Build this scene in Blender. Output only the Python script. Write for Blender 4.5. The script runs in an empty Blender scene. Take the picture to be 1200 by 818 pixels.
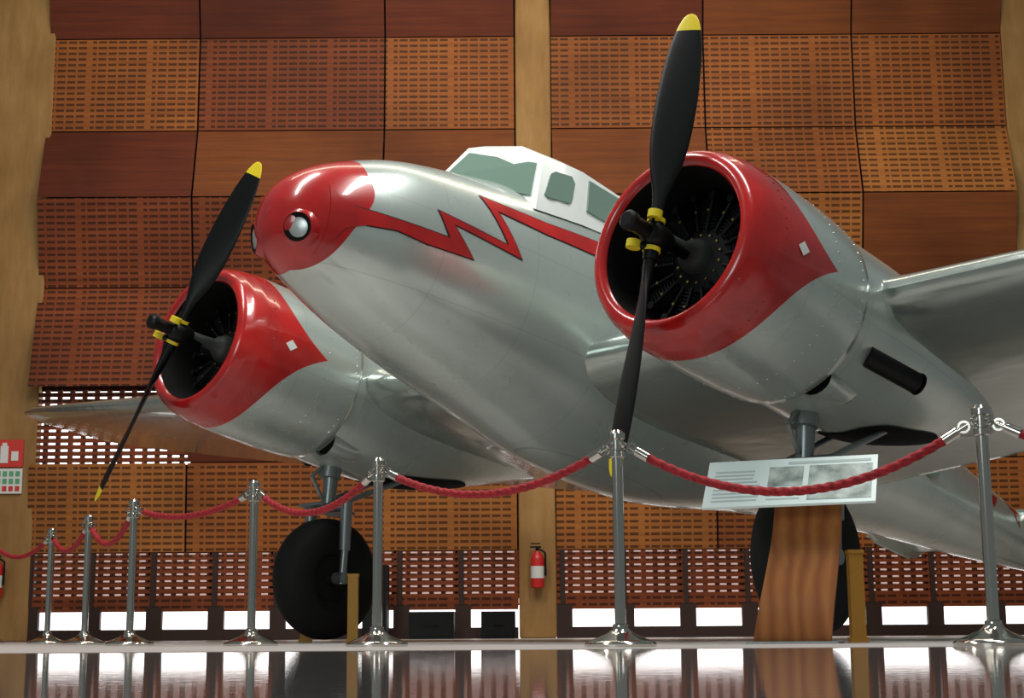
import bpy, bmesh, math, random
import numpy as np
from math import sin, cos, pi, radians, degrees, atan, sqrt, exp
from mathutils import Vector, Matrix
from mathutils.geometry import delaunay_2d_cdt
random.seed(4)
scene = bpy.context.scene
scene.view_settings.view_transform = 'Standard'
COL = bpy.context.collection

# ------------------------------------------------------------ materials
def mat(name, col, rough=.5, metal=0., emit=0., spec=.5, coat=0.):
    m = bpy.data.materials.new(name); m.use_nodes = True
    b = m.node_tree.nodes['Principled BSDF']
    b.inputs['Base Color'].default_value = (*col, 1)
    b.inputs['Roughness'].default_value = rough
    b.inputs['Metallic'].default_value = metal
    b.inputs['Specular IOR Level'].default_value = spec
    b.inputs['Coat Weight'].default_value = coat
    if emit:
        b.inputs['Emission Color'].default_value = (*col, 1)
        b.inputs['Emission Strength'].default_value = emit
    return m
def N(m, t, **kw):
    n = m.node_tree.nodes.new(t)
    for k, v in kw.items(): setattr(n, k, v)
    return n
def L(m, a, b): m.node_tree.links.new(a, b)
def math_n(m, op, a, b=None):
    n = N(m, 'ShaderNodeMath', operation=op)
    for i, v in enumerate((a, b)):
        if v is None: continue
        if isinstance(v, (int, float)): n.inputs[i].default_value = v
        else: L(m, v, n.inputs[i])
    return n.outputs[0]
def mixc(m, fac, a, b):
    n = N(m, 'ShaderNodeMix', data_type='RGBA')
    if isinstance(fac, (int, float)): n.inputs[0].default_value = fac
    else: L(m, fac, n.inputs[0])
    for i, v in ((6, a), (7, b)):
        if isinstance(v, tuple): n.inputs[i].default_value = (*v[:3], 1)
        else: L(m, v, n.inputs[i])
    return n.outputs[2]
def noise(m, scale, detail=3, vec=None, rough=.5):
    n = N(m, 'ShaderNodeTexNoise'); n.inputs['Scale'].default_value = scale
    n.inputs['Detail'].default_value = detail; n.inputs['Roughness'].default_value = rough
    if vec is not None: L(m, vec, n.inputs['Vector'])
    return n.outputs[0]
def ocoord(m): return N(m, 'ShaderNodeTexCoord').outputs['Object']
def mapping(m, vec, scale=(1,1,1), loc=(0,0,0), rot=(0,0,0)):
    n = N(m, 'ShaderNodeMapping'); L(m, vec, n.inputs[0])
    n.inputs['Scale'].default_value = scale; n.inputs['Location'].default_value = loc; n.inputs['Rotation'].default_value = rot
    return n.outputs[0]
def ramp(m, fac, p0, p1):
    n = N(m, 'ShaderNodeMapRange'); L(m, fac, n.inputs[0])
    n.inputs[1].default_value = p0; n.inputs[2].default_value = p1
    return n.outputs[0]

def silver(name, base, dark, panel=True, metal=.35, rough=.24, bump=.12):
    m = mat(name, base, .3, metal, coat=.5)
    b = m.node_tree.nodes['Principled BSDF']
    b.inputs['Coat Roughness'].default_value = .06
    o = ocoord(m)
    n1 = ramp(m, noise(m, 1.3, 4, o), .35, .75)
    c = mixc(m, n1, base, dark)
    n2 = ramp(m, noise(m, 14, 4, o), .64, .78)
    c = mixc(m, math_n(m, 'MULTIPLY', n2, .25), c, (dark[0]*.6, dark[1]*.6, dark[2]*.55))
    if panel:
        sx = N(m, 'ShaderNodeSeparateXYZ'); L(m, o, sx.inputs[0])
        fr = math_n(m, 'FRACT', math_n(m, 'MULTIPLY', sx.outputs[0], 1.35))
        ln = math_n(m, 'LESS_THAN', fr, .006)
        fz = math_n(m, 'FRACT', math_n(m, 'ADD', math_n(m, 'MULTIPLY', sx.outputs[2], 1.9), .3))
        lz = math_n(m, 'LESS_THAN', fz, .008)
        l = math_n(m, 'MULTIPLY', math_n(m, 'MAXIMUM', ln, lz), .24)
        c = mixc(m, l, c, (.08, .08, .075))
    L(m, c, b.inputs['Base Color'])
    L(m, math_n(m, 'ADD', math_n(m, 'MULTIPLY', n1, .12), rough), b.inputs['Roughness'])
    bp = N(m, 'ShaderNodeBump'); bp.inputs['Strength'].default_value = bump; bp.inputs['Distance'].default_value = .02
    L(m, noise(m, 3.5, 2, o), bp.inputs['Height']); L(m, bp.outputs[0], b.inputs['Normal'])
    return m
M_sil = silver('silver_paint', (.63, .71, .67), (.50, .57, .53), True, .5, .2, .12)
M_sil2 = silver('silver_wing', (.48, .54, .50), (.35, .39, .36), True, .7, .16, .42)
M_white = mat('white_paint', (.80, .84, .81), .3, coat=.3)
M_red = mat('red_paint', (.50, .012, .012), .25, coat=.5)
b = M_red.node_tree.nodes['Principled BSDF']
c = mixc(M_red, ramp(M_red, noise(M_red, 3, 4, ocoord(M_red)), .35, .7), (.54, .013, .011), (.32, .008, .009)); L(M_red, c, b.inputs['Base Color'])
M_black = mat('black_paint', (.003, .003, .0035), .4, spec=.25)
M_rubber = mat('tyre_rubber', (.006, .006, .006), .75, spec=.3)
M_yel = mat('yellow_paint', (.80, .62, .02), .4)
M_yelwood = mat('yellow_stand', (.55, .27, .03), .5)
M_dark = mat('dark_interior', (.004, .0035, .0035), .8, spec=.2)
M_engine = mat('engine_grey', (.09, .10, .09), .4, .4)
M_fin = mat('engine_fins', (.003, .003, .0035), .6, .0, spec=.25)
M_gold = mat('brass_bolts', (.34, .23, .08), .35, .8)
M_chrome = mat('chrome', (.58, .55, .50), .12, 1.)
M_steel = mat('gear_steel', (.24, .27, .27), .35, .7)
M_glass = mat('cockpit_glass', (.17, .26, .21), .06, .0, coat=1.)
M_outline = mat('stripe_outline', (.03, .01, .01), .4)
M_lens = mat('lamp_reflector', (.50, .53, .53), .3, .5)

# ------------------------------------------------------------ mesh helpers
def obj(name, verts, faces, mats, parent=None, smooth=True, midx=None):
    me = bpy.data.meshes.new(name)
    me.from_pydata([tuple(map(float, v)) for v in verts], [], faces); me.update()
    if not isinstance(mats, (list, tuple)): mats = [mats]
    for m in mats: me.materials.append(m)
    if midx:
        for p, i in zip(me.polygons, midx): p.material_index = i
    if smooth: me.polygons.foreach_set('use_smooth', [True]*len(me.polygons))
    o = bpy.data.objects.new(name, me); COL.objects.link(o)
    if parent: o.parent = parent
    return o
class MB:
    """mesh accumulator"""
    def __init__(s): s.v = []; s.f = []; s.m = []
    def add(s, v, f, mi=0):
        k = len(s.v); s.v += [tuple(p) for p in v]; s.f += [tuple(i+k for i in q) for q in f]; s.m += [mi]*len(f)
    def grid(s, P, closed=True, mi=0, capa=False, capb=False):
        nu, nv = len(P), len(P[0]); v = [p for r in P for p in r]; f = []
        for i in range(nu-1):
            for j in range(nv if closed else nv-1):
                j2 = (j+1) % nv
                f.append((i*nv+j, i*nv+j2, (i+1)*nv+j2, (i+1)*nv+j))
        if capa: f.append(tuple(range(nv-1, -1, -1)))
        if capb: f.append(tuple((nu-1)*nv+j for j in range(nv)))
        s.add(v, f, mi)
    def tube(s, a, b, r, r2=None, n=14, mi=0):
        a = Vector(a); b = Vector(b); r2 = r if r2 is None else r2
        d = (b-a).normalized(); u = d.orthogonal().normalized(); w = d.cross(u)
        R = [[p+(u*cos(2*pi*k/n)+w*sin(2*pi*k/n))*q for k in range(n)] for p, q in ((a, r), (b, r2))]
        s.grid(R, True, mi, True, True)
    def rev(s, o, ax, prof, n=32, mi=0, capa=False, capb=False):
        o = Vector(o); d = Vector(ax).normalized(); u = d.orthogonal().normalized(); w = d.cross(u)
        R = [[o+d*x+(u*cos(2*pi*k/n)+w*sin(2*pi*k/n))*r for k in range(n)] for x, r in prof]
        s.grid(R, True, mi, capa, capb)
    def box(s, lo, hi, mi=0):
        x0, y0, z0 = lo; x1, y1, z1 = hi
        v = [(x, y, z) for x in (x0, x1) for y in (y0, y1) for z in (z0, z1)]
        s.add(v, [(0,1,3,2),(4,6,7,5),(0,4,5,1),(2,3,7,6),(0,2,6,4),(1,5,7,3)], mi)
    def out(s, name, mats, parent=None, smooth=True, autos=True):
        o = obj(name, s.v, s.f, mats, parent, smooth, s.m)
        if smooth and autos:
            bm = bmesh.new(); bm.from_mesh(o.data); bmesh.ops.recalc_face_normals(bm, faces=bm.faces)
            for e in bm.edges:
                if len(e.link_faces) == 2 and e.calc_face_angle(0) > radians(38): e.smooth = False
            bm.to_mesh(o.data); bm.free()
        return o
def spline(ts, ys, n):
    ts = np.array(ts, float); ys = np.array(ys, float)
    d = np.gradient(ys, ts); T = np.linspace(ts[0], ts[-1], n); out = []
    for t in T:
        i = min(np.searchsorted(ts, t, 'right')-1, len(ts)-2); h_ = ts[i+1]-ts[i]; s = (t-ts[i])/h_
        out.append((2*s**3-3*s*s+1)*ys[i]+(s**3-2*s*s+s)*h_*d[i]+(-2*s**3+3*s*s)*ys[i+1]+(s**3-s*s)*h_*d[i+1])
    return np.array(out)

# ------------------------------------------------------------ camera
f_px = 1830.; H = .065; pitch = atan((742-409)/f_px); roll = radians(.4)
cd = bpy.data.cameras.new('camera'); cam = bpy.data.objects.new('camera', cd); COL.objects.link(cam)
cd.sensor_width = 36; cd.lens = f_px/1200*36; cd.clip_start = .01; cd.clip_end = 300
cam.matrix_world = Matrix.Translation((0, 0, H)) @ Matrix.Rotation(pi/2+pitch, 4, 'X') @ Matrix.Rotation(-roll, 4, 'Z')
scene.camera = cam

# ------------------------------------------------------------ airplane frame
be, al = .7419, .2033
O = Vector((-.8704, 10.0756, 2.3462))
F = Vector((-sin(be)*cos(al), -cos(be)*cos(al), sin(al))); P = Vector((cos(be), -sin(be), 0)); U = F.cross(P)
plane = bpy.data.objects.new('airplane', None); COL.objects.link(plane)
plane.matrix_world = Matrix(((F.x, P.x, U.x, O.x), (F.y, P.y, U.y, O.y), (F.z, P.z, U.z, O.z), (0, 0, 0, 1)))
S = 2.25

# fuselage sections: x, top, bottom, half width
XT = .985
K = [(XT,.11,.11,0.0),(.965,.24,-.01,.13),(.90,.37,-.10,.24),(.77,.50,-.18,.34),(.56,.63,-.26,.43),(.18,.80,-.37,.55),
     (-.4,.95,-.49,.66),(-1.1,1.12,-.60,.75),(-1.9,1.28,-.72,.79),(-3,1.34,-.70,.79),(-4.5,1.28,-.40,.71),(-6.5,1.10,-.08,.52),
     (-8.5,.90,.15,.33),(-10.2,.74,.38,.12),(-10.6,.62,.5,.02)]
nt = 700; ts = np.arange(len(K))
T_ = [spline(ts, [k[i] for k in K], nt) for i in range(4)]
for i in range(1, nt): T_[0][i] = min(T_[0][i], T_[0][i-1]-1e-5)
def sec(x):
    xs = T_[0][::-1]
    return [float(np.interp(x, xs, T_[i][::-1])) for i in (1, 2, 3)]
NE = 2.15
def hull_pt(x, ph, off=0):
    t, b_, a = sec(x); zc = (t+b_)/2; hb = (t-b_)/2
    s_, c_ = sin(ph), cos(ph)
    y = a*abs(s_)**(2/NE)*(1 if s_ >= 0 else -1); z = zc+hb*abs(c_)**(2/NE)*(1 if c_ >= 0 else -1)
    return Vector((x, y+off*s_, z+off*c_))
def hull_y(x, z):
    if x > XT-.001: return -1
    t, b_, a = sec(x); zc = (t+b_)/2; hb = max((t-b_)/2, 1e-4); q = abs((z-zc)/hb)
    return a*(1-q**NE)**(1/NE) if q < 1 else -1
NP = 72
def nose_xb(ph):   # red boundary
    k = abs(((ph+pi) % (2*pi))-pi)
    g = exp(-((k-1.35)/.33)**2)
    base = .50+.24*(k/pi)**1.3
    return base-.06*g
rows = []
for i in range(41):
    s_ = (i/40)
    row = []
    for j in range(NP):
        ph = 2*pi*j/NP; xb = nose_xb(ph)
        u = 1-cos(s_*pi/2)
        row.append(hull_pt(XT-1e-4+(xb-XT)*u, ph))
    rows.append(row)
mb = MB(); mb.grid(rows, True); mb.out('nose_cap', M_red, plane, autos=False)
rows = []
for i in range(121):
    s_ = i/120; row = []
    for j in range(NP):
        ph = 2*pi*j/NP; xb = nose_xb(ph)
        row.append(hull_pt(xb+(-10.6-xb)*s_, ph))
    rows.append(row)
mb = MB(); mb.grid(rows, True, capb=True); mb.out('fuselage', M_sil, plane, autos=False)

def inpoly(p, poly):
    c = False; n = len(poly); j = n-1
    for i in range(n):
        xi, yi = poly[i]; xj, yj = poly[j]
        if (yi > p[1]) != (yj > p[1]) and p[0] < (xj-xi)*(p[1]-yi)/(yj-yi)+xi: c = not c
        j = i
    return c
def dens(poly, d=.02):
    out = []
    for i in range(len(poly)):
        a = Vector(poly[i]); b2 = Vector(poly[(i+1) % len(poly)]); n = max(1, int((b2-a).length/d))
        for k in range(n): out.append(tuple(a.lerp(b2, k/n)))
    return out
def hnorm(x, z):
    e = .01; g = lambda a, b_: max(hull_y(a, b_), 0)
    return Vector((-(g(x+e, z)-g(x-e, z))/(2*e), 1, -(g(x, z+e)-g(x, z-e))/(2*e))).normalized()
def hull_decal(name, poly, m, off=.006, side=1, parent=None, g=.04):
    bd = dens(poly); xs = [p[0] for p in bd]; zs = [p[1] for p in bd]; pts = list(bd)
    x = min(xs)
    while x < max(xs):
        z = min(zs)
        while z < max(zs):
            if inpoly((x, z), bd) and min((x-q[0])**2+(z-q[1])**2 for q in bd) > (.4*g)**2: pts.append((x, z))
            z += g
        x += g
    n = len(bd)
    r = delaunay_2d_cdt([Vector(p) for p in pts], [(i, (i+1) % n) for i in range(n)], [], 0, 1e-6)
    V = r[0]; Fc = [q for q in r[2] if inpoly(tuple(sum((V[i] for i in q), Vector((0, 0)))/len(q)), bd)]
    vs = []
    for p in V:
        q = Vector((p[0], max(hull_y(p[0], p[1]), 0), p[1]))+hnorm(*p)*off
        vs.append((q.x, q.y*side, q.z))
    return obj(name, vs, [tuple(q) for q in Fc], m, parent or plane)

# lightning flash painted along the fuselage side, airplane (x, z) coordinates in metres
stripe = [(.787,.323),(.731,.246),(.641,.205),(.506,.211),(.28,.214),(-.015,.22),(.083,.379),(-.476,.338),(-.278,.642),(-.828,.649),(-1.334,.698),(-1.6,.72),(-1.6,.59),
          (-1.31,.57),(-.807,.551),(-.399,.568),(-.591,.281),(-.035,.325),(-.212,.143),(.139,.124),(.353,.141),(.542,.112),(.661,.056),(.714,-.055),(.747,-.136)]
for sd in (1, -1):
    hull_decal('lightning_stripe', stripe, M_red, .006, sd)
def ribbon(poly, w):
    pts = [Vector(p) for p in poly]; out = []
    n = len(pts); area = sum(pts[i].x*pts[(i+1) % n].y-pts[(i+1) % n].x*pts[i].y for i in range(n)); sg = 1 if area > 0 else -1
    for i in range(n):
        a = (pts[i]-pts[i-1]).normalized(); c2 = (pts[(i+1) % n]-pts[i]).normalized()
        na = Vector((a.y, -a.x))*sg; nb = Vector((c2.y, -c2.x))*sg
        m_ = (na+nb); m_ = m_/max(m_.length_squared*.5, .35)
        out.append(tuple(pts[i]+m_*w))
    return out
for sd in (1, -1):
    hull_decal('stripe_outline', ribbon(stripe[2:-3], .007), M_outline, .003, sd)
    hull_decal('tail_marking', [(-8.0,.72),(-8.25,.72),(-8.1,.58)], M_red, .006, sd)
    hull_decal('tail_marking', [(-8.6,.80),(-8.9,.80),(-8.85,.55)], M_red, .006, sd)
# nose landing lights: raised red collar, dark disc painted as the shade of a recess
cx, cz = .895, -.0
for sd in (1, -1):
    c0 = Vector((cx, hull_y(cx, cz), cz)); nn = hnorm(cx, cz); nn = (nn*.7+Vector((1, 0, 0))*.3).normalized()
    c0.y *= sd; nn.y *= sd
    mb = MB()
    mb.rev(c0, nn, [(-.07, .138), (.0, .108), (.008, .096), (.010, .092)], 40, 0)
    mb.rev(c0, nn, [(.010, .092), (.004, .088), (.003, .001)], 40, 1)
    c1 = c0+Vector((-.012, .0, .0))
    mb.rev(c1, nn, [(.004, .072), (.010, .072), (.014, .062), (.018, .035), (.019, .001)], 32, 2)
    mb.out('landing_light', [M_red, M_dark, M_lens], plane)
for sd in (1, -1):
    for k in range(5):
        x0 = -3.1-k*.85
        hull_decal('cabin_window', [(x0+.22*cos(t*pi/10), .72-.03*k+.17*sin(t*pi/10)) for t in range(20)], M_glass, .008, sd)

# ------------------------------------------------------------ canopy
hy = lambda x, z: (x, hull_y(x, z)+.012, z)
half = [
 [(-.60,0,1.27),(-.735,.26,1.245),(-.89,.47,1.20),hy(-.76,.74)],
 [(-.76,0,1.36),(-.85,.28,1.335),(-1.0,.49,1.24),hy(-.95,.76)],
 [(-1.2,0,1.41),(-1.2,.30,1.38),(-1.25,.53,1.25),hy(-1.2,.79)],
 [(-1.8,0,1.40),(-1.8,.30,1.355),(-1.8,.57,1.21),hy(-1.75,.83)],
 [(-2.4,0,1.37),(-2.4,.3,1.33),(-2.4,.56,1.16),hy(-2.4,.86)],
 [(-3.2,0,1.33),(-3.2,.3,1.29),(-3.2,.52,1.12),(-3.2,.62,.9)]]
s0, s2, s3 = half[0][3], half[2][3], half[3][3]
mb = MB()
for sd in (1, -1):
    mb.grid([[(x, y*sd, z) for x, y, z in r] for r in half], False)
    mb.add([(-.34, 0, .90), (s0[0], s0[1]*sd, s0[2]), (-.89, .47*sd, 1.20), (-.735, .26*sd, 1.245), (-.60, 0, 1.27)], [(0, 1, 2, 3, 4)])
cab = mb.out('canopy', M_white, plane, autos=True)
def quad_on(name, pts, m, off):
    v = [Vector(p) for p in pts]; c = sum(v, Vector())/len(v)
    n = (v[1]-v[0]).cross(v[2]-v[0]).normalized()
    if n.y*(1 if c.y > 0 else -1) + n.x*.3 < 0: n = -n
    k = len(v)
    vs = [p+n*off for p in v]+[p-n*.01 for p in v]
    fs = [tuple(range(k)), tuple(range(2*k-1, k-1, -1))]+[(i, (i+1) % k, k+(i+1) % k, k+i) for i in range(k)]
    return obj(name, vs, fs, m, plane, False)
def bil(c00, c10, c11, c01, u, v):
    return [(1-u)*(1-v)*a+u*(1-v)*b_+u*v*c_+(1-u)*v*d for a, b_, c_, d in zip(c00, c10, c11, c01)]
for sd in (1, -1):
    mir = lambda p: (p[0], p[1]*sd, p[2])
    W = [(-.34, 0, .90), mir(s0), (-.89, .47*sd, 1.20), (-.60, 0, 1.27)]
    quad_on('windshield', [bil(*W, u, v) for u, v in ((.04, .2), (.93, .22), (.93, .90), (.07, .86))], M_glass, .008)
    q = [mir(s0), mir(s2), (-1.25,.53*sd,1.25),(-.89,.47*sd,1.20)]
    quad_on('side_window', [bil(*q, u, v) for u, v in ((.12,.33),(.2,.28),(.66,.30),(.73,.36),(.78,.7),(.7,.82),(.30,.82),(.2,.75))], M_glass, .016)
    q = [mir(s2), mir(s3),(-1.8,.57*sd,1.21),(-1.25,.53*sd,1.25)]
    quad_on('side_window', [bil(*q, u, v) for u, v in ((.06,.28),(.72,.2),(.78,.9),(.1,.88))], M_glass, .016)

# ------------------------------------------------------------ wing
def airfoil(xle, ch, z, th, y, n=20):
    pts = []
    for sgn in (1, -1):
        for i in range(n+1):
            t = i/n; c = (1-cos(pi*t))/2
            if sgn == -1: c = 1-c
            tt = 5*th*(.2969*sqrt(c)-.126*c-.3516*c*c+.2843*c**3-.1015*c**4)
            cam_ = .02*(1-(2*c-1)**2)
            if sgn == -1 and (i == 0 or i == n): continue
            pts.append((xle-c*ch, y, z+(cam_+sgn*tt)*ch))
    return pts
ws = [(0,-1.25,3.6,-.20,.17),(.7,-1.33,3.6,-.12,.17),(2.25,-1.5,3.3,.04,.16),(2.9,-1.6,3.1,.10,.15),(5,-1.76,2.42,.30,.13),(7,-1.9,1.8,.49,.11),
      (7.8,-1.98,1.5,.57,.10),(8.15,-2.08,1.2,.60,.09),(8.32,-2.25,.85,.62,.08),(8.38,-2.45,.45,.63,.07)]
secs = [airfoil(x, c, z, th, y) for y, x, c, z, th in ws]
left = [[(p[0], -p[1], p[2]) for p in s_] for s_ in reversed(secs[1:])]
mb = MB(); mb.grid(left+secs, True, 0, True, True); mb.out('wing', M_sil2, plane)

# ------------------------------------------------------------ engines
cow_x = [-.17,-.20,-.26,-.36,-.48,-.7,-1.0,-1.2,-1.35]
cow_r = [.52,.565,.592,.615,.628,.635,.635,.628,.615]
def cr(x): return float(np.interp(-x, [-q for q in cow_x], cow_r))
def cow_xb(ph):
    k = min(abs(((ph-a+pi) % (2*pi))-pi) for a in (pi/2, -pi/2))
    return -.47-.50*exp(-k/.36)
for side in (1, -1):
    yc = S*side; nv = 96; zc0 = -.04 if side == 1 else -.01
    def ring(x, r, n=nv): return [(x, yc+r*sin(2*pi*j/n), zc0+r*cos(2*pi*j/n)) for j in range(n)]
    mb = MB()
    rows = [ring(x, r) for x, r in ((-.205,.474),(-.175,.492),(-.17,.52),(-.182,.545))]
    for i in range(26):
        t = (i/25)**1.3; rows.append([(lambda x, ph: (x, yc+cr(x)*sin(ph), zc0+cr(x)*cos(ph)))(-.20+(cow_xb(2*pi*j/nv)+.20)*t, 2*pi*j/nv) for j in range(nv)])
    mb.grid(rows, True); mb.grid([ring(x, r) for x, r in ((-.66,.45),(-.44,.447),(-.29,.455),(-.205,.474))], True, 1)
    mb.out('cowling_ring', [M_red, M_dark], plane, autos=False)
    mb = MB(); rows = []
    for i in range(16):
        t = i/15; rows.append([(lambda x, ph: (x, yc+cr(x)*sin(ph), zc0+cr(x)*cos(ph)))(cow_xb(2*pi*j/nv)+(-1.35-cow_xb(2*pi*j/nv))*t, 2*pi*j/nv) for j in range(nv)])
    rows.append(ring(-1.36, .60)); rows.append(ring(-1.30, .57))
    mb.grid(rows, True); mb.out('cowling_skirt', M_sil, plane, autos=False)
    for pd in (pi/2, -pi/2):
        ce = (-.60, pd); vs = []
        for dx, dp in ((.055, 0), (0, .07), (-.055, 0), (0, -.07)):
            x = ce[0]+dx; ph = ce[1]+dp; r = cr(x)+.006; vs.append((x, yc+r*sin(ph), zc0+r*cos(ph)))
        obj('diamond_emblem', vs, [(0, 1, 2, 3)], M_white, plane, False)
    mb = MB()
    for k in range(60):
        ph = 2*pi*k/60
        for x in (-.44, -.98, -1.28):
            if x == -.98 and abs(cow_xb(ph)) > .9: continue
            r = cr(x)+.0005; c0 = Vector((x, yc+r*sin(ph), zc0+r*cos(ph))); nn = Vector((0, sin(ph), cos(ph)))
            mb.rev(c0, nn, [(0, .007), (.003, .005), (.004, .0005)], 6, 0 if x == -.44 else 1)
    mb.out('rivets', [M_red, M_sil], plane)
    NK = [(-1.25,.56,-.58,.565),(-1.6,.57,-.62,.57),(-2.3,.57,-.60,.56),(-2.9,.46,-.46,.5),(-3.5,.28,-.26,.36),(-4.0,.10,-.08,.15),(-4.15,.0,-.02,.02)]
    tt = np.arange(len(NK)); A = [spline(tt, [k[i] for k in NK], 40) for i in range(4)]
    rows = []
    for i in range(40):
        x, t_, b_, a = [float(A[q][i]) for q in range(4)]; zc = (t_+b_)/2; hb = (t_-b_)/2
        rows.append([(x, yc+a*sin(2*pi*j/48), zc+hb*cos(2*pi*j/48)) for j in range(48)])
    mb = MB(); mb.grid(rows, True, 0, True, True); mb.out('nacelle', M_sil, plane, autos=False)
    rows = []
    for i in range(14):
        x = -2.1-i*.08; xs = A[0][::-1]; t_, b_, a = [float(np.interp(x, xs, A[q][::-1])) for q in (1, 2, 3)]; zc = (t_+b_)/2; hb = (t_-b_)/2
        w = .52*sqrt(max(0, 1-((i-6.5)/7)**4))
        rows.append([(x, yc+(a+.008)*sin(pi+w*(j/8-1)), zc+(hb+.008)*cos(pi+w*(j/8-1))) for j in range(17)])
    mb = MB(); mb.grid(rows, False); mb.out('wheel_bay_shade', M_dark, plane)  # dark patch on the nacelle skin, painted as the shade of an open bay
    mb = MB()
    mb.tube((-1.60, yc+.47*side, -.32), (-1.95, yc+.62*side, -.40), .068, .068); mb.rev((-1.96, yc+.625*side, -.402), (-.43, .16*side, -.08), [(0, .072), (.012, .072), (.012, .055), (-.1, .055)], 20)
    mb.out('exhaust_pipe', M_black, plane)
    mb = MB(); a0 = radians(152)
    rows = []
    for i in range(9):
        t = i/8; x = -1.38-.42*t; hgt = .11*(1-t**2)**.5 if t < 1 else .002
        ce = Vector((x, yc+.56*sin(a0), .0+.575*cos(a0))); nn = Vector((0, sin(a0), cos(a0))); tn = Vector((0, cos(a0), -sin(a0)))
        rows.append([ce+tn*(.12*(1-.4*t)*cos(q))+nn*(hgt*sin(q)) for q in [2*pi*j/20 for j in range(20)]])
    mb.grid(rows, True, 0); k_ = rows[0]; cc = sum(k_, Vector())/20
    mb.add([cc+(p-cc)*.86+Vector((-.02, 0, 0)) for p in k_], [tuple(range(20))], 1)
    mb.out('cooler_scoop', [M_sil, M_dark], plane)
    # engine
    mb = MB()
    mb.rev((0, yc, zc0), (1, 0, 0), [(-.68, .45), (-.66, .001)], 40, 0)
    mb.rev((0, yc, zc0), (1, 0, 0), [(-.62, .20), (-.50, .20), (-.49, .17), (-.45, .11)], 32, 1)
    mb.rev((0, yc, zc0), (1, 0, 0), [(-.45, .11), (-.42, .105), (-.38, .085), (-.34, .05), (-.22, .04), (-.1, .04), (-.02, .04)], 32, 2)
    for k in range(14):
        a = 2*pi*k/14
        mb.tube((-.50, yc+.15*sin(a), zc0+.15*cos(a)), (-.47, yc+.15*sin(a), zc0+.15*cos(a)), .008, n=8, mi=3)
    for k in range(9):
        a = 2*pi*k/9; d = Vector((0, sin(a), cos(a))); o_ = Vector((-.57, yc, zc0))
        prof = []
        for q in range(9):
            prof += [(.20+q*.022, .072), (.206+q*.022, .085), (.212+q*.022, .085), (.218+q*.022, .072)]
        prof += [(.40, .07), (.42, .001)]
        mb.rev(o_, d, prof, 18, 1)
        tn = Vector((0, cos(a), -sin(a)))
        for sg in (-1, 1):
            mb.tube(o_+d*.18+tn*.03*sg+Vector((.09, 0, 0)), o_+d*.40+tn*.065*sg+Vector((.10, 0, 0)), .010, n=8, mi=1)
            mb.tube(o_+d*.39+tn*.065*sg+Vector((.06, 0, 0)), o_+d*.39+tn*.065*sg+Vector((.12, 0, 0)), .024, n=10, mi=1)
            mb.tube(o_+d*.30+tn*.045*sg+Vector((.098, 0, 0)), o_+d*.30+tn*.045*sg+Vector((.112, 0, 0)), .009, n=8, mi=3)
    mb.out('radial_engine', [M_dark, M_fin, M_engine, M_gold], plane)
    # propeller
    fi = .07 if side == 1 else .45
    R = 1.405 if side == 1 else 1.425; mb = MB()
    hub = Vector((.0, yc+.035, -.09)) if side == 1 else Vector((0, yc, -.02))
    mb.rev(hub, (1, 0, 0), [(-.30, .03), (-.12, .035), (-.12, .06), (-.07, .075), (.03, .075), (.06, .06), (.07, .047), (.19, .047), (.20, .058), (.24, .058), (.255, .04), (.255, .001)], 24, 0)
    for bl in (0, 1):
        ang = fi+pi*bl; rd = Vector((0, sin(ang), cos(ang))); tn = Vector((0, cos(ang), -sin(ang))); ax = Vector((1, 0, 0))
        st = [(.06,.07,.07,50),(.16,.075,.07,48),(.26,.10,.06,44),(.40,.17,.045,38),(.58,.225,.035,33),(.80,.245,.028,28),(1.0,.235,.022,24),(1.18,.205,.017,21),(1.30,.16,.013,19),(1.375,.115,.01,18),(1.418,.06,.007,18),(1.43,.012,.004,18)]
        st = [(k[0]*R/1.43,)+k[1:] for k in st]
        tt = np.arange(len(st)); A2 = [spline(tt, [k[i] for k in st], 60) for i in range(4)]
        rows = []
        for i in range(60):
            r, c_, th, bt = [float(A2[q][i]) for q in range(4)]; bt = radians(bt)
            cdv = tn*cos(bt)-ax*sin(bt); nd = ax*cos(bt)+tn*sin(bt)
            rows.append([hub+rd*r+cdv*(c_/2*cos(2*pi*j/20))+nd*(th/2*sin(2*pi*j/20)) for j in range(20)])
        k = next(i for i in range(60) if A2[0][i] > R-.115)
        mb.grid(rows[:k+1], True, 0, True); mb.grid(rows[k:], True, 1, False, True)
        mb.tube(hub+rd*.075, hub+rd*.10, .052, mi=1, n=20); mb.tube(hub+rd*.03, hub+rd*.15, .044, mi=0, n=20)
        q = hub+rd*.08+ax*.09+tn*.06
        mb.tube(hub+rd*.08+ax*.02, q+ax*.01, .022, mi=0); mb.tube(q-rd*.02, q+rd*.025, .042, mi=1)
    mb.out('propeller', [M_black, M_yel], plane)
    # landing gear
    wx, wz = -1.84, -1.4997; mb = MB(); Wc = Vector((wx, yc, wz))
    mb.rev(Wc, (0, 1, 0), [(r_[0]*.95, r_[1]*.965) for r_ in [(-.10,.20),(-.135,.26),(-.155,.34),(-.15,.42),(-.11,.475),(-.05,.498),(0,.502),(.05,.498),(.11,.475),(.15,.42),(.155,.34),(.135,.26),(.10,.20)]], 48, 0)
    mb.rev(Wc, (0, 1, 0), [(-.10,.21),(-.06,.18),(-.06,.06),(-.13,.05),(-.13,.001)], 32, 1)
    mb.rev(Wc, (0, 1, 0), [(.10,.21),(.06,.18),(.06,.06),(.13,.05),(.13,.001)], 32, 0)
    mb.out('main_wheel', [M_rubber, M_steel], plane)
    mb = MB()
    top = Vector((-1.70, yc, -.5)); yoke = Vector((-1.74, yc, -.93))
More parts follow.
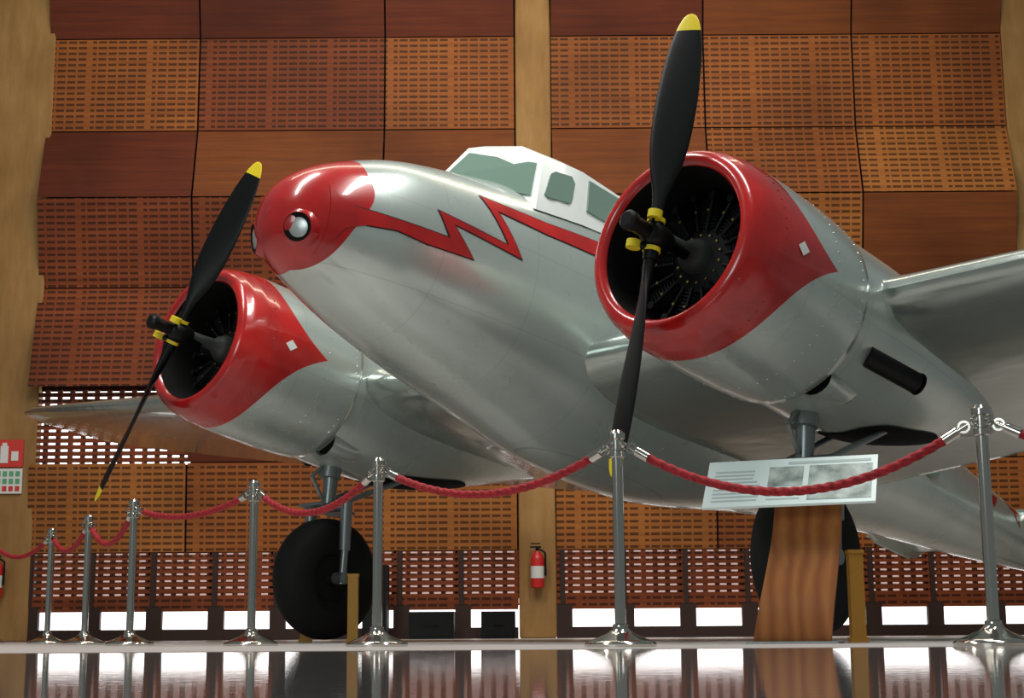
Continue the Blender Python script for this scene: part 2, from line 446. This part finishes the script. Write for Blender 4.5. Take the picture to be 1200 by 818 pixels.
    mb.tube(top, yoke, .065, .055); mb.tube(top+Vector((0,0,-.1)), top+Vector((0,0,-.2)), .09)
    mb.tube(yoke+Vector((0, -.24, 0)), yoke+Vector((0, .24, 0)), .05); mb.box((-1.95, yc-.2, -.95), (-1.6, yc+.1, -.93))
    for sg in (-1, 1):
        mb.tube(yoke+Vector((0, .22*sg, .03)), Wc+Vector((.03, .21*sg, .22)), .05, .045)
        mb.tube(Wc+Vector((.03, .21*sg, .24)), Wc+Vector((0, .21*sg, -.05)), .03, .03)
        mb.tube(Wc+Vector((0, .13*sg, 0)), Wc+Vector((0, .235*sg, 0)), .05)
        mb.tube(yoke+Vector((0, .16*sg, .02)), Vector((-2.6, yc+.2*sg, -.40)), .022)
    mb.tube(yoke+Vector((.08, 0, .05)), yoke+Vector((.22, 0, .2)), .016); mb.tube(yoke+Vector((.22, 0, .2)), top+Vector((.05, 0, -.08)), .016)
    mb.out('landing_gear_strut', [M_steel], plane)

def slab(name, pts, th, axis, m):
    v = []
    for s_ in (-1, 1):
        for p in pts:
            q = list(p); q[axis] += s_*th; v.append(q)
    k = len(pts)
    f = [tuple(range(k)), tuple(range(2*k-1, k-1, -1))]+[(i, (i+1) % k, k+(i+1) % k, k+i) for i in range(k)]
    o = obj(name, v, f, m, plane, False); md = o.modifiers.new('b', 'BEVEL'); md.width = th*.9; md.segments = 3
    return o
slab('tailplane', [(-9.2,0,.8),(-9.3,1.7,.8),(-9.6,1.9,.8),(-10.3,1.8,.8),(-10.5,0,.8),(-10.3,-1.8,.8),(-9.6,-1.9,.8),(-9.3,-1.7,.8)], .05, 2, M_sil)
for sd in (1, -1):
    slab('tail_fin', [(-9.0, 1.75*sd, .85), (-9.2, 1.75*sd, 1.3), (-9.7, 1.75*sd, 1.65), (-10.3, 1.75*sd, 1.45), (-10.6, 1.75*sd, .85), (-10.3, 1.75*sd, .68), (-9.5, 1.75*sd, .68)], .035, 1, M_sil)
mb = MB(); mb.tube((-10.0, 0, .4), (-10.05, 0, .02), .03); mb.rev((-10.05, 0, -.03), (0, 1, 0), [(-.05,.08),(-.05,.13),(0,.155),(.05,.13),(.05,.08)], 24)
mb.out('tail_wheel', M_rubber, plane)

# ------------------------------------------------------------ world geometry
WY = 20.0
def wood(name, c1, c2, perf, scale=(.35, 1, 9)):
    m = mat(name, c1, .6, spec=.2); b = m.node_tree.nodes['Principled BSDF']; o = ocoord(m)
    g = noise(m, 2.2, 6, mapping(m, o, scale), .65)
    c = mixc(m, ramp(m, g, .3, .72), c1, c2)
    c = mixc(m, math_n(m, 'MULTIPLY', ramp(m, noise(m, .55, 4, o), .42, .68), .55), c, (c2[0]*.45, c2[1]*.4, c2[2]*.4))
    if perf:
        sx = N(m, 'ShaderNodeSeparateXYZ'); L(m, o, sx.inputs[0])
        fz = math_n(m, 'FRACT', math_n(m, 'MULTIPLY', sx.outputs[2], 1/.080))
        fx = math_n(m, 'FRACT', math_n(m, 'MULTIPLY', sx.outputs[0], 1/.135))
        hz = math_n(m, 'LESS_THAN', fz, .42); hx = math_n(m, 'LESS_THAN', fx, .8)
        rib = math_n(m, 'GREATER_THAN', math_n(m, 'FRACT', math_n(m, 'MULTIPLY', sx.outputs[0], 1/.81)), .07)
        c = mixc(m, math_n(m, 'MULTIPLY', math_n(m, 'MULTIPLY', math_n(m, 'MULTIPLY', hz, hx), rib), .74), c, (.012, .005, .003))
    L(m, c, b.inputs['Base Color'])
    return m
M_w = [wood('wall_wood_a', (.42,.135,.03), (.25,.068,.016), True), wood('wall_wood_b', (.29,.070,.021), (.17,.037,.013), True),
       wood('wall_wood_c', (.17,.036,.014), (.10,.020,.009), False), wood('wall_wood_d', (.48,.175,.04), (.31,.10,.023), True),
       wood('wall_wood_e', (.25,.072,.018), (.155,.042,.012), False)]
M_post = wood('post_plywood', (.46,.27,.10), (.33,.17,.055), False, (3, 3, .6))
M_trim = mat('dark_trim', (.03, .010, .006), .7)
zs = [1.1, 2.24, 3.2, 4.55, 5.7, 6.68, 7.98, 9.1, 10.3]
tilt = [.02, .10, .30, .02, .30, .04, .04, .35, .1]
bays = [[-6.2,-4.17,-1.68,.06],[.54,2.6,4.6,6.62],[-12.5,-10,-7.2],[7.3,9.5,12]]
mb = MB()
pat = [[0,3,0],[3,0,3],[1,2,2],[1,1,0],[1,1,1],[2,4,4],[0,1,0],[2,2,2],[2,2,2]]
pat2 = [[0,0,0],[3,0,0],[1,0,0],[1,0,0],[0,3,4],[4,0,3],[0,0,0],[2,4,4],[2,2,2]]
for bi, xs in enumerate(bays):
    for r in range(len(zs)-1):
        for c_ in range(len(xs)-1):
            x0, x1 = xs[c_], xs[c_+1]; z0, z1 = zs[r], zs[r+1]
            mi = (pat if bi != 1 else pat2)[r+1 if r+1 < 9 else 8][c_]
            if bi == 0 and r == 1 and c_ == 0: continue
            mb.add([(x0+.012, WY-tilt[r], z0+.008), (x1-.012, WY-tilt[r], z0+.008), (x1-.012, WY-tilt[r+1], z1-.008), (x0+.012, WY-tilt[r+1], z1-.008)], [(0, 1, 2, 3)], mi)
def back(x0, x1, z0, z1): mb.add([(x0, WY+.12, z0), (x1, WY+.12, z0), (x1, WY+.12, z1), (x0, WY+.12, z1)], [(0, 1, 2, 3)], 5)
back(-13, -6.2, 0, 10.3); back(-6.2, -4.17, 1.1, 2.24); back(-6.2, -4.17, 3.2, 10.3); back(-4.17, 6.7, 1.1, 10.3); back(6.7, 13, 0, 10.3)
mb.out('wall_back', M_w+[M_trim], None, False)
mb = MB()
for xs in ([-6.2, .06], [.54, 6.62]):
    x0, x1 = xs
    z = .50
    while z < 1.08:
        mb.box((x0, WY-.02, z), (x1, WY+.02, z+.062), 0); z += .085
    mb.box((x0, WY-.03, .36), (x1, WY+.03, .50), 0); mb.box((x0, WY-.04, 0), (x1, WY+.04, .14), 1)
    x = x0; i = 0
    while x < x1-.05:
        mb.box((x, WY-.045, 0), (x+.20, WY+.045, .42), 1)
        xx = x
        while xx < min(x+.78, x1):
            mb.box((xx, WY-.012, .5), (xx+.06, WY+.03, 1.1), 0); xx += .15
        mb.box((x+.05, WY-.05, .42), (x+.11, WY+.03, 1.1), 1)
        x += .78
z = 2.26
while z < 3.16:
    mb.box((-6.2, WY-.03, z), (-4.17, WY+.0, z+.055), 0); z += .085
x = -6.2
while x < -4.2:
    mb.box((x, WY-.035, 2.24), (x+.06, WY+.01, 3.2), 0); x += .16
mb.out('wall_slats', [M_w[1], M_trim], None, False)
M_day = mat('daylight_glass', (1., .98, .97), .5, emit=2.4)
mb = MB(); mb.add([(-6.2, WY+.5, 0), (6.7, WY+.5, 0), (6.7, WY+.5, .42), (-6.2, WY+.5, .42)], [(0, 1, 2, 3)])
mb.add([(-6.2, WY+.4, 2.2), (-4.17, WY+.4, 2.2), (-4.17, WY+.4, 3.25), (-6.2, WY+.4, 3.25)], [(0, 1, 2, 3)])
mb.out('window_1', M_day, None, False)
M_day2 = mat('daylight_glass_dim', (.9, .66, .60), .5, emit=.5)
mb = MB(); mb.add([(-6.2, WY+.5, .45), (6.7, WY+.5, .45), (6.7, WY+.5, 1.15), (-6.2, WY+.5, 1.15)], [(0, 1, 2, 3)]); mb.out('window_2', M_day2, None, False)
for x0, x1 in ((-7.2, -6.12), (.07, .54), (6.62, 7.3)):
    mb = MB(); mb.box((x0, WY-.06, 0), (x1, WY+.1, 10.3)); o = mb.out('wooden_column', M_post, None, False)
    md = o.modifiers.new('b', 'BEVEL'); md.width = .015
# floor
M_fl = mat('polished_floor', (.10, .085, .08), .1, coat=.0, spec=.5)
b = M_fl.node_tree.nodes['Principled BSDF']; o = ocoord(M_fl)
sx = N(M_fl, 'ShaderNodeSeparateXYZ'); L(M_fl, o, sx.inputs[0])
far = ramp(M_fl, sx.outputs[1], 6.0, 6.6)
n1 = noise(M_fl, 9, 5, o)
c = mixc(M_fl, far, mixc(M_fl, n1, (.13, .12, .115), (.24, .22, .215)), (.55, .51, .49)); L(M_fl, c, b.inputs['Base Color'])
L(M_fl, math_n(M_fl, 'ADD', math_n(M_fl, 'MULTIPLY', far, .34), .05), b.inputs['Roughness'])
bp = N(M_fl, 'ShaderNodeBump'); bp.inputs['Strength'].default_value = .025; bp.inputs['Distance'].default_value = .01
L(M_fl, noise(M_fl, 25, 3, o), bp.inputs['Height']); L(M_fl, bp.outputs[0], b.inputs['Normal'])
obj('floor', [(-14, -10, 0), (14, -10, 0), (14, 20.6, 0), (-14, 20.6, 0)], [(0, 1, 2, 3)], M_fl, None, False)

# stanchions and ropes
st = [(3.45, 5.75), (1.98, 6.55), (.49, 7.3), (-.725, 8.4), (-1.59, 9.6), (-2.64, 10.9), (-3.33, 12.3), (-4.06, 13.8), (-5.0, 15.1)]
for x, y in st:
    mb = MB()
    mb.rev((0, 0, 0), (0, 0, 1), [(0, .165), (.012, .167), (.022, .16), (.03, .14), (.045, .10), (.06, .065), (.075, .045), (.09, .036), (.10, .036), (.105, .026), (.87, .026), (.875, .036), (.90, .036), (.905, .03), (.955, .03), (.96, .038), (.985, .038), (1.0, .025), (1.0, .001)], 32)
    for k in range(4):
        a = pi/2*k+.5; mb.rev((.04*cos(a), .04*sin(a), .93), (-sin(a), cos(a), 0), [(-.006, .018), (-.006, .012), (.006, .012), (.006, .018), (-.006, .018)], 12)
    o = mb.out('stanchion', M_chrome); o.location = (x, y, 0)
M_rope = mat('red_rope', (.40, .010, .018), .75)
b = M_rope.node_tree.nodes['Principled BSDF']
wv = N(M_rope, 'ShaderNodeTexNoise'); wv.inputs['Scale'].default_value = 60; L(M_rope, ocoord(M_rope), wv.inputs['Vector'])
L(M_rope, mixc(M_rope, ramp(M_rope, wv.outputs[0], .4, .65), (.45, .012, .02), (.22, .004, .01)), b.inputs['Base Color'])
sag = [.22, .25, .17, .17, .09, .19, .16, .14]
for i in range(len(st)-1):
    a = Vector((*st[i], .925)); b2 = Vector((*st[i+1], .925)); d = (b2-a).normalized(); a = a+d*.05; b2 = b2-d*.05
    n = 260; rows = []; cen = [a.lerp(b2, k/n)-Vector((0, 0, sag[i]*(1-(2*k/n-1)**2)+.0)) for k in range(n+1)]
    ln = (b2-a).length; mb = MB()
    hk = 18
    for k in range(hk-2, n-hk+3):
        tg = (cen[k+1]-cen[k-1]).normalized(); sd_ = tg.cross(Vector((0, 0, 1))).normalized(); up = sd_.cross(tg)
        s_ = k/n*ln
        rows.append([cen[k]+(sd_*cos(q)+up*sin(q))*(.0165*(1+.28*abs(sin(1.5*q+s_*60)))) for q in [2*pi*j/24 for j in range(24)]])
    mb.grid(rows, True, 0, True, True)
    for k0, k1, kk in ((0, hk, 1), (n-hk, n, -1)):
        e0, e1 = (cen[0], cen[hk]) if kk == 1 else (cen[n], cen[n-hk])
        dd = e1-e0
        mb.tube(e0+dd*.45, e1, .023, .023, mi=1); mb.tube(e0+dd*.05, e0+dd*.45, .008, .012, mi=1)
        mb.rev(e0+dd*.2, dd.cross(Vector((0, 0, 1))), [(-.005, .028), (-.005, .018), (.005, .018), (.005, .028), (-.005, .028)], 14, 1)
    mb.out('barrier_rope', [M_rope, M_chrome])

# information lectern
le = bpy.data.objects.new('information_lectern', None); COL.objects.link(le); le.location = (1.55, 8.5, 0); le.rotation_euler = (0, 0, radians(-19))
M_lw = mat('lectern_wood', (.5, .2, .05), .5, spec=.3)
b = M_lw.node_tree.nodes['Principled BSDF']; o_ = ocoord(M_lw)
wt = N(M_lw, 'ShaderNodeTexWave', wave_type='BANDS', bands_direction='X'); wt.inputs['Scale'].default_value = 3.5; wt.inputs['Distortion'].default_value = 7
wt.inputs['Detail'].default_value = 3; wt.inputs['Detail Scale'].default_value = 1.0; L(M_lw, mapping(M_lw, o_, (1, 1, .3)), wt.inputs['Vector'])
c = mixc(M_lw, wt.outputs[1], (.46,.18,.048), (.27,.085,.022)); c = mixc(M_lw, math_n(M_lw, 'MULTIPLY', noise(M_lw, 5, 3, mapping(M_lw, o_, (6, 6, .6))), .7), c, (.32, .105, .028)); L(M_lw, c, b.inputs['Base Color'])
mb = MB(); rows = []
for i in range(31):
    t = i/30; z = .80*t
    xl = -.245+.085*sin(pi*t*.62)+.02*t; xr = .165+.055*t+.02*sin(pi*t)
    yb = -.14+.26*sin(pi*t*.5)**2-.09*sin(pi*t)
    rows.append([(xl, yb-.018, z), (xr, yb-.018, z), (xr, yb+.018, z), (xl, yb+.018, z)])
mb.grid(rows, True, 0, True, True); o = mb.out('curved_stand', M_lw, le, True)
mb = MB(); mb.box((-.27, -.2, 0), (.21, .02, .012)); mb.tube((-.1, .1, .74), (-.1, .06, .87), .02); mb.tube((.12, .1, .74), (.12, .06, .87), .02); mb.out('foot_plate', M_steel, le, False)
M_pan = mat('sign_panel', (.80, .94, .92), .35)
M_ph = mat('sign_photo', (.18, .22, .20), .4); M_tx = mat('sign_text', (.50, .60, .58), .5)
b = M_ph.node_tree.nodes['Principled BSDF']; L(M_ph, mixc(M_ph, ramp(M_ph, noise(M_ph, 9, 4, ocoord(M_ph)), .35, .65), (.14, .19, .17), (.55, .64, .60)), b.inputs['Base Color'])
pn = bpy.data.objects.new('panel_pivot', None); COL.objects.link(pn); pn.parent = le; pn.location = (-.04, .0, .865); pn.rotation_euler = (radians(46), radians(-.5), 0)
mb = MB(); mb.box((-.465, -.19, -.008), (.465, .19, .008)); mb.out('sign_board', M_pan, pn, False)
mb = MB(); mb.box((.10, -.16, .009), (.44, .12, .011)); mb.box((-.12, -.04, .009), (.07, .12, .011)); mb.out('sign_picture', M_ph, pn, False)
mb = MB(); mb.box((-.02, .14, .009), (.43, .16, .010))
for k in range(9): mb.box((-.42, -.15+k*.03, .009), (-.16-.05*random.random(), -.138+k*.03, .010))
for k in range(3): mb.box((-.12, -.15+k*.03, .009), (.06, -.138+k*.03, .010))
mb.out('sign_caption', M_tx, pn, False)

# yellow jack stands under the axles
for x, y, hh in ((1.95, 9.0, .5), (-1.28, 12.6, .52), (-1.72, 13.1, .1)):
    mb = MB(); mb.box((-.04, -.04, .02), (.04, .04, hh)); mb.box((-.05, -.05, 0), (.05, .05, .03)); mb.box((-.045,-.045,hh), (.045,.045,hh+.02)); o = mb.out('jack_stand', M_yelwood, None, False); o.location = (x, y, 0)

# fire extinguishers
M_exr = mat('extinguisher_red', (.55, .02, .02), .3); M_lab = mat('label_white', (.7, .7, .68), .5)
for x, z in ((.30, .62), (-6.50, .55)):
    e = bpy.data.objects.new('fire_extinguisher', None); COL.objects.link(e); e.location = (x, WY-.20, z)
    mb = MB(); mb.rev((0, 0, 0), (0, 0, 1), [(0, .07), (.01, .083), (.05, .085), (.36, .085), (.41, .07), (.44, .035), (.46, .03)], 24, 0, True)
    mb.rev((0, 0, 0), (0, 0, 1), [(.12, .0865), (.27, .0865)], 24, 2)
    mb.tube((0, 0, .45), (0, 0, .50), .022, mi=1); mb.box((-.09, -.015, .50), (.05, .015, .52), 1); mb.box((-.08, -.012, .545), (.04, .012, .56), 1)
    mb.tube((.02, 0, .49), (.10, -.01, .44), .012, mi=1); mb.tube((.10, -.01, .44), (.10, -.02, .15), .012, .016, mi=1)
    mb.box((-.03, .07, .1), (.03, .135, .42), 1)
    mb.out('body', [M_exr, M_black, M_lab], e)
M_sr = mat('sign_red', (.6, .03, .02), .4); M_sg = mat('sign_green', (.10, .35, .18), .4)
sy = WY-.09
mb = MB(); mb.box((-6.62, sy, 2.20), (-6.27, sy+.02, 2.55), 0); mb.box((-6.56, sy-.005, 2.25), (-6.46, sy, 2.47), 1); mb.box((-6.54, sy-.005, 2.47), (-6.48, sy, 2.51), 1); mb.box((-6.42, sy-.005, 2.28), (-6.33, sy, 2.40), 1)
mb.box((-6.62, sy, 1.86), (-6.27, sy+.02, 2.18), 1)
for r in range(3):
    for c_ in range(4): mb.box((-6.60+c_*.082, sy-.005, 1.89+r*.095), (-6.545+c_*.082, sy, 1.955+r*.095), 2 if r else 0)
mb.out('safety_sign', [M_sr, M_lab, M_sg], None, False)
for x, w in ((-1.28, .55), (-.40, .42), (-1.85, .3)):
    mb = MB(); hh = .33 if x > -1.8 else .9; mb.box((0, 0, 0), (w, .4, hh)); mb.box((.03, -.015, .04), (w-.03, 0, hh-.04)); mb.box((w*.35, -.04, hh*.5), (w*.65, -.015, hh*.56))
    o = mb.out('equipment_case', M_black, None, False); o.location = (x, 19.3, 0)

# ------------------------------------------------------------ lights
w = bpy.data.worlds.new('world'); scene.world = w; w.use_nodes = True
bg = w.node_tree.nodes['Background']; bg.inputs[0].default_value = (.84, .97, .96, 1); bg.inputs[1].default_value = .165
def area(name, loc, tgt, sx, sy, e, col=(1, 1, 1)):
    l = bpy.data.lights.new(name, 'AREA'); l.shape = 'RECTANGLE'; l.size = sx; l.size_y = sy; l.energy = e; l.color = col
    o = bpy.data.objects.new(name, l); COL.objects.link(o); o.location = loc
    o.rotation_euler = (Vector(tgt)-Vector(loc)).to_track_quat('-Z', 'Y').to_euler(); return o
area('ceiling_lamp', (-3.5, 9, 9.5), (-3, 10, 0), .7, 6, 480, (1, .98, .94))
area('ceiling_lamp', (2.5, 8, 9.5), (2, 9.5, 0), .7, 6, 480, (1, .98, .94))
area('ceiling_lamp', (0, 14.5, 10), (0, 19.5, 2), 10, .8, 330, (1, .85, .65))
area('entrance_daylight', (-7, -5, 5), (0, 10, 1.5), 5, 4, 410, (.88, .98, .97))
